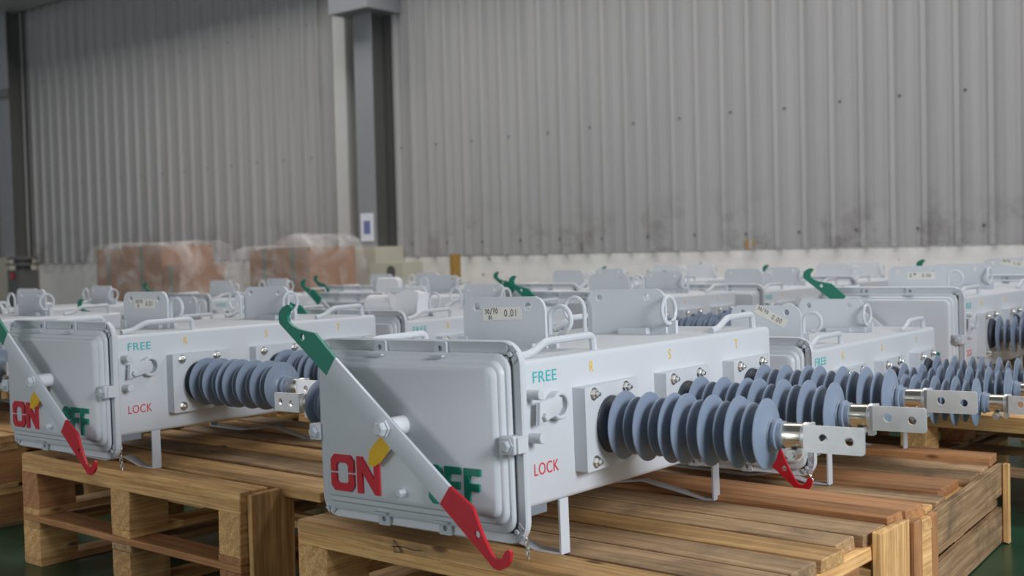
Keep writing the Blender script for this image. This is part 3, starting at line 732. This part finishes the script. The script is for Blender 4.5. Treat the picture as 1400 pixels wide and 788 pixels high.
# ------------------------------------------------------------------ things at the back
def carton(u0, u1, v0, v1, z0, z1, label):
    t = obj('carton', B(-(u1-u0)/2, (u1-u0)/2, -(v1-v0)/2, (v1-v0)/2, 0, z1-z0), 'carton', None, W((u0+u1)/2, (v0+v1)/2, z0), (0, 0, -YAW+random.uniform(-.03, .03)), smooth=0, bevel=.004)
    tag(t, label, 'box', 'cartons under plastic film')
    obj('parcel_tape', B(-.03, .03, -(v1-v0)/2-.001, (v1-v0)/2+.001, .002, z1-z0+.001), 'cardtape', t, smooth=0)
    return t
def film(u0, u1, v0, v1, z0, z1, label, peak=None, seed=1):
    rnd = random.Random(seed); bm = bmesh.new(); n = 72; prof = [(.0, 1.0), (.5, 1.005), (.86, 1.0), (.97, .965), (1.03, .86), (1.08, .66), (1.15, .42), (1.22, .2), (1.30, .0)]
    ph = [rnd.uniform(0, 6.28) for _ in range(8)]; rings = []
    cx, cy, a, b = (u0+u1)/2, (v0+v1)/2, (u1-u0)/2, (v1-v0)/2
    for j, (s, h) in enumerate(prof[1:]):
        rg = []
        for k in range(n):
            th = 2*PI*k/n; c_, s_ = math.cos(th), math.sin(th)
            q = (abs(c_)**6+abs(s_)**6)**(-1/6)
            fold = sum(math.sin(th*f+ph[i])*w_ for i, (f, w_) in enumerate(((3, .3), (7, .4), (13, .35), (22, .3), (31, .2))))
            amp = .012+.07*max(0, s-.9)*3
            rr = s+fold*amp
            x = c_*q*a*rr; y = s_*q*b*rr
            z = z0+(z1-z0)*h + .012*fold
            if peak:
                pu, pz_, pw = peak; z += pz_*math.exp(-((x+cx-pu)/pw)**2)*(h > .8)
            rg.append(bm.verts.new((x, y, z-z0)))
        rings.append(rg)
    for A, C in zip(rings, rings[1:]):
        for k in range(n): bm.faces.new((A[k], A[(k+1) % n], C[(k+1) % n], C[k]))
    ctr = bm.verts.new((0, 0, (z1-z0)*1.0))
    for k in range(n): bm.faces.new((rings[0][k], rings[0][(k+1) % n], ctr))
    t = obj('plastic_film', bm, 'film', None, W(cx, cy, z0), (0, 0, -YAW), smooth=60)
    tag(t, label, 'plastic sheet', 'plastic film over cartons')
ZP = .14
for (a, b, e) in ((-12.95, 1.9, 'first'), (-10.0, 1.2, 'second')):
    pallet(a, 7.55, 0, ZP, 'pallet under the %s wrapped carton pile from the left' % e, Wd=b, D=.85, upper=False)
carton(-12.85, -12.32, 7.6, 8.3, ZP, 1.155, 'leftmost carton under the plastic film at the back wall')
carton(-12.30, -11.50, 7.6, 8.3, ZP, 1.175, 'wide middle carton of the left wrapped pile')
carton(-11.47, -11.15, 7.6, 8.2, ZP, .95, 'low right carton of the left wrapped pile')
carton(-9.90, -9.42, 7.6, 8.3, ZP, 1.09, 'left carton of the wrapped pile beside the steel column')
carton(-9.40, -8.88, 7.55, 8.15, ZP, 1.105, 'right carton of the wrapped pile beside the steel column')
film(-13.05, -11.02, 7.52, 8.35, .1, 1.21, 'crumpled clear plastic sheet over the left pile of cartons', seed=3)
film(-10.2, -8.86, 7.5, 8.33, .1, 1.12, 'clear plastic sheet peaked over the carton pile beside the steel column', peak=(-9.1, .13, .28), seed=5)
# dark valve-like machine at the far left
t = empty('pump', W(-15.2, 7.9, 0), -YAW); tag(t, 'dark grey pump with a flanged top by the far left wall', 'machine')
obj('housing', B(-.16, .16, -.14, .14, 0, .92), 'dark_iron_and_shade', t, bevel=.02)
bm = bmesh.new(); lathe(bm, [(.92, .10), (.98, .10), (.981, .22), (1.01, .22), (1.011, .12), (1.06, .12), (1.061, .2), (1.085, .2), (1.10, .12)], 28, 'Z'); obj('flanged_top', bm, 'dark_iron_and_shade', t)
bm = cyl(bmesh.new(), -.16, -.135, .045, 'Y', (-.02, 0, .84)); obj('red_knob', bm, 'red', t)['label'] = 'red round knob'
# ochre pipe and cream boxes by the column
tag(obj('standpipe', cyl(bmesh.new(), 0, 1.0, .055, 'Z', seg=20), 'rust', None, W(-8.05, 8.75), smooth=40), 'ochre standpipe against the white plinth right of the steel column', 'pipe')
t = tag(obj('cream_cabinet', B(-.24, .24, -.15, .15, 0, .93), 'cream', None, W(-8.6, 8.45), (0, 0, -YAW), bevel=.01), 'cream cabinet with a dark round opening beside the column', 'cabinet')
obj('round_opening', cyl(bmesh.new(), -.155, -.149, .06, 'Y', (.08, 0, .84)), 'dark_iron_and_shade', t)
# foam sleeves on the second middle switch
P6 = Vector(gridP(*far[1][:3])); U0 = Vector((math.cos(YAW), -math.sin(YAW), 0)); V0 = Vector((math.sin(YAW), math.cos(YAW), 0))
def onunit(x, y, z): return P6 + U0*(x-HW) + V0*y + Vector((0, 0, z))
tag(obj('foam_sleeve', lathe(bmesh.new(), [(-.085, .02), (-.085, .046), (.085, .046), (.085, .02)], 24, 'X'), 'foam', None, onunit(-.075, .265, BZ1+.0465), (0, 0, -YAW)), 'white foam roll lying on the second middle switch, left piece', 'foam packing')
bm = bmesh.new(); prism(bm, [(-.07, -.047), (.07, -.047), (.08, .052), (.03, .064), (-.04, .055), (-.078, .05)], -.04, .04)
tag(obj('foam_block', bm, 'foam', None, onunit(.075, .262, BZ1+.0475), (0, 0, -YAW+.05), bevel=.008), 'white crumpled foam block on the second middle switch, right piece', 'foam packing')
q = Vector(gridP(-3.42, 2.92, -.045))
tag(obj('lug_lid', loft(bmesh.new(), [[(a*s, y, b*s) for a, b in rrect(-.105, .105, -.06, .06, .035, 6)] for y, s in ((0, .9), (-.006, 1), (-.018, 1), (-.028, .92))], True, True), 'foam', None, q+U0*(-HW+.05)+V0*.292+Vector((0, 0, BZ1+.062)), (0, 0, -YAW)), 'white rounded lid leaning on a lug in the left column', 'lid')  # stands for the white lid covering a switch lug
bpy.context.view_layer.update()
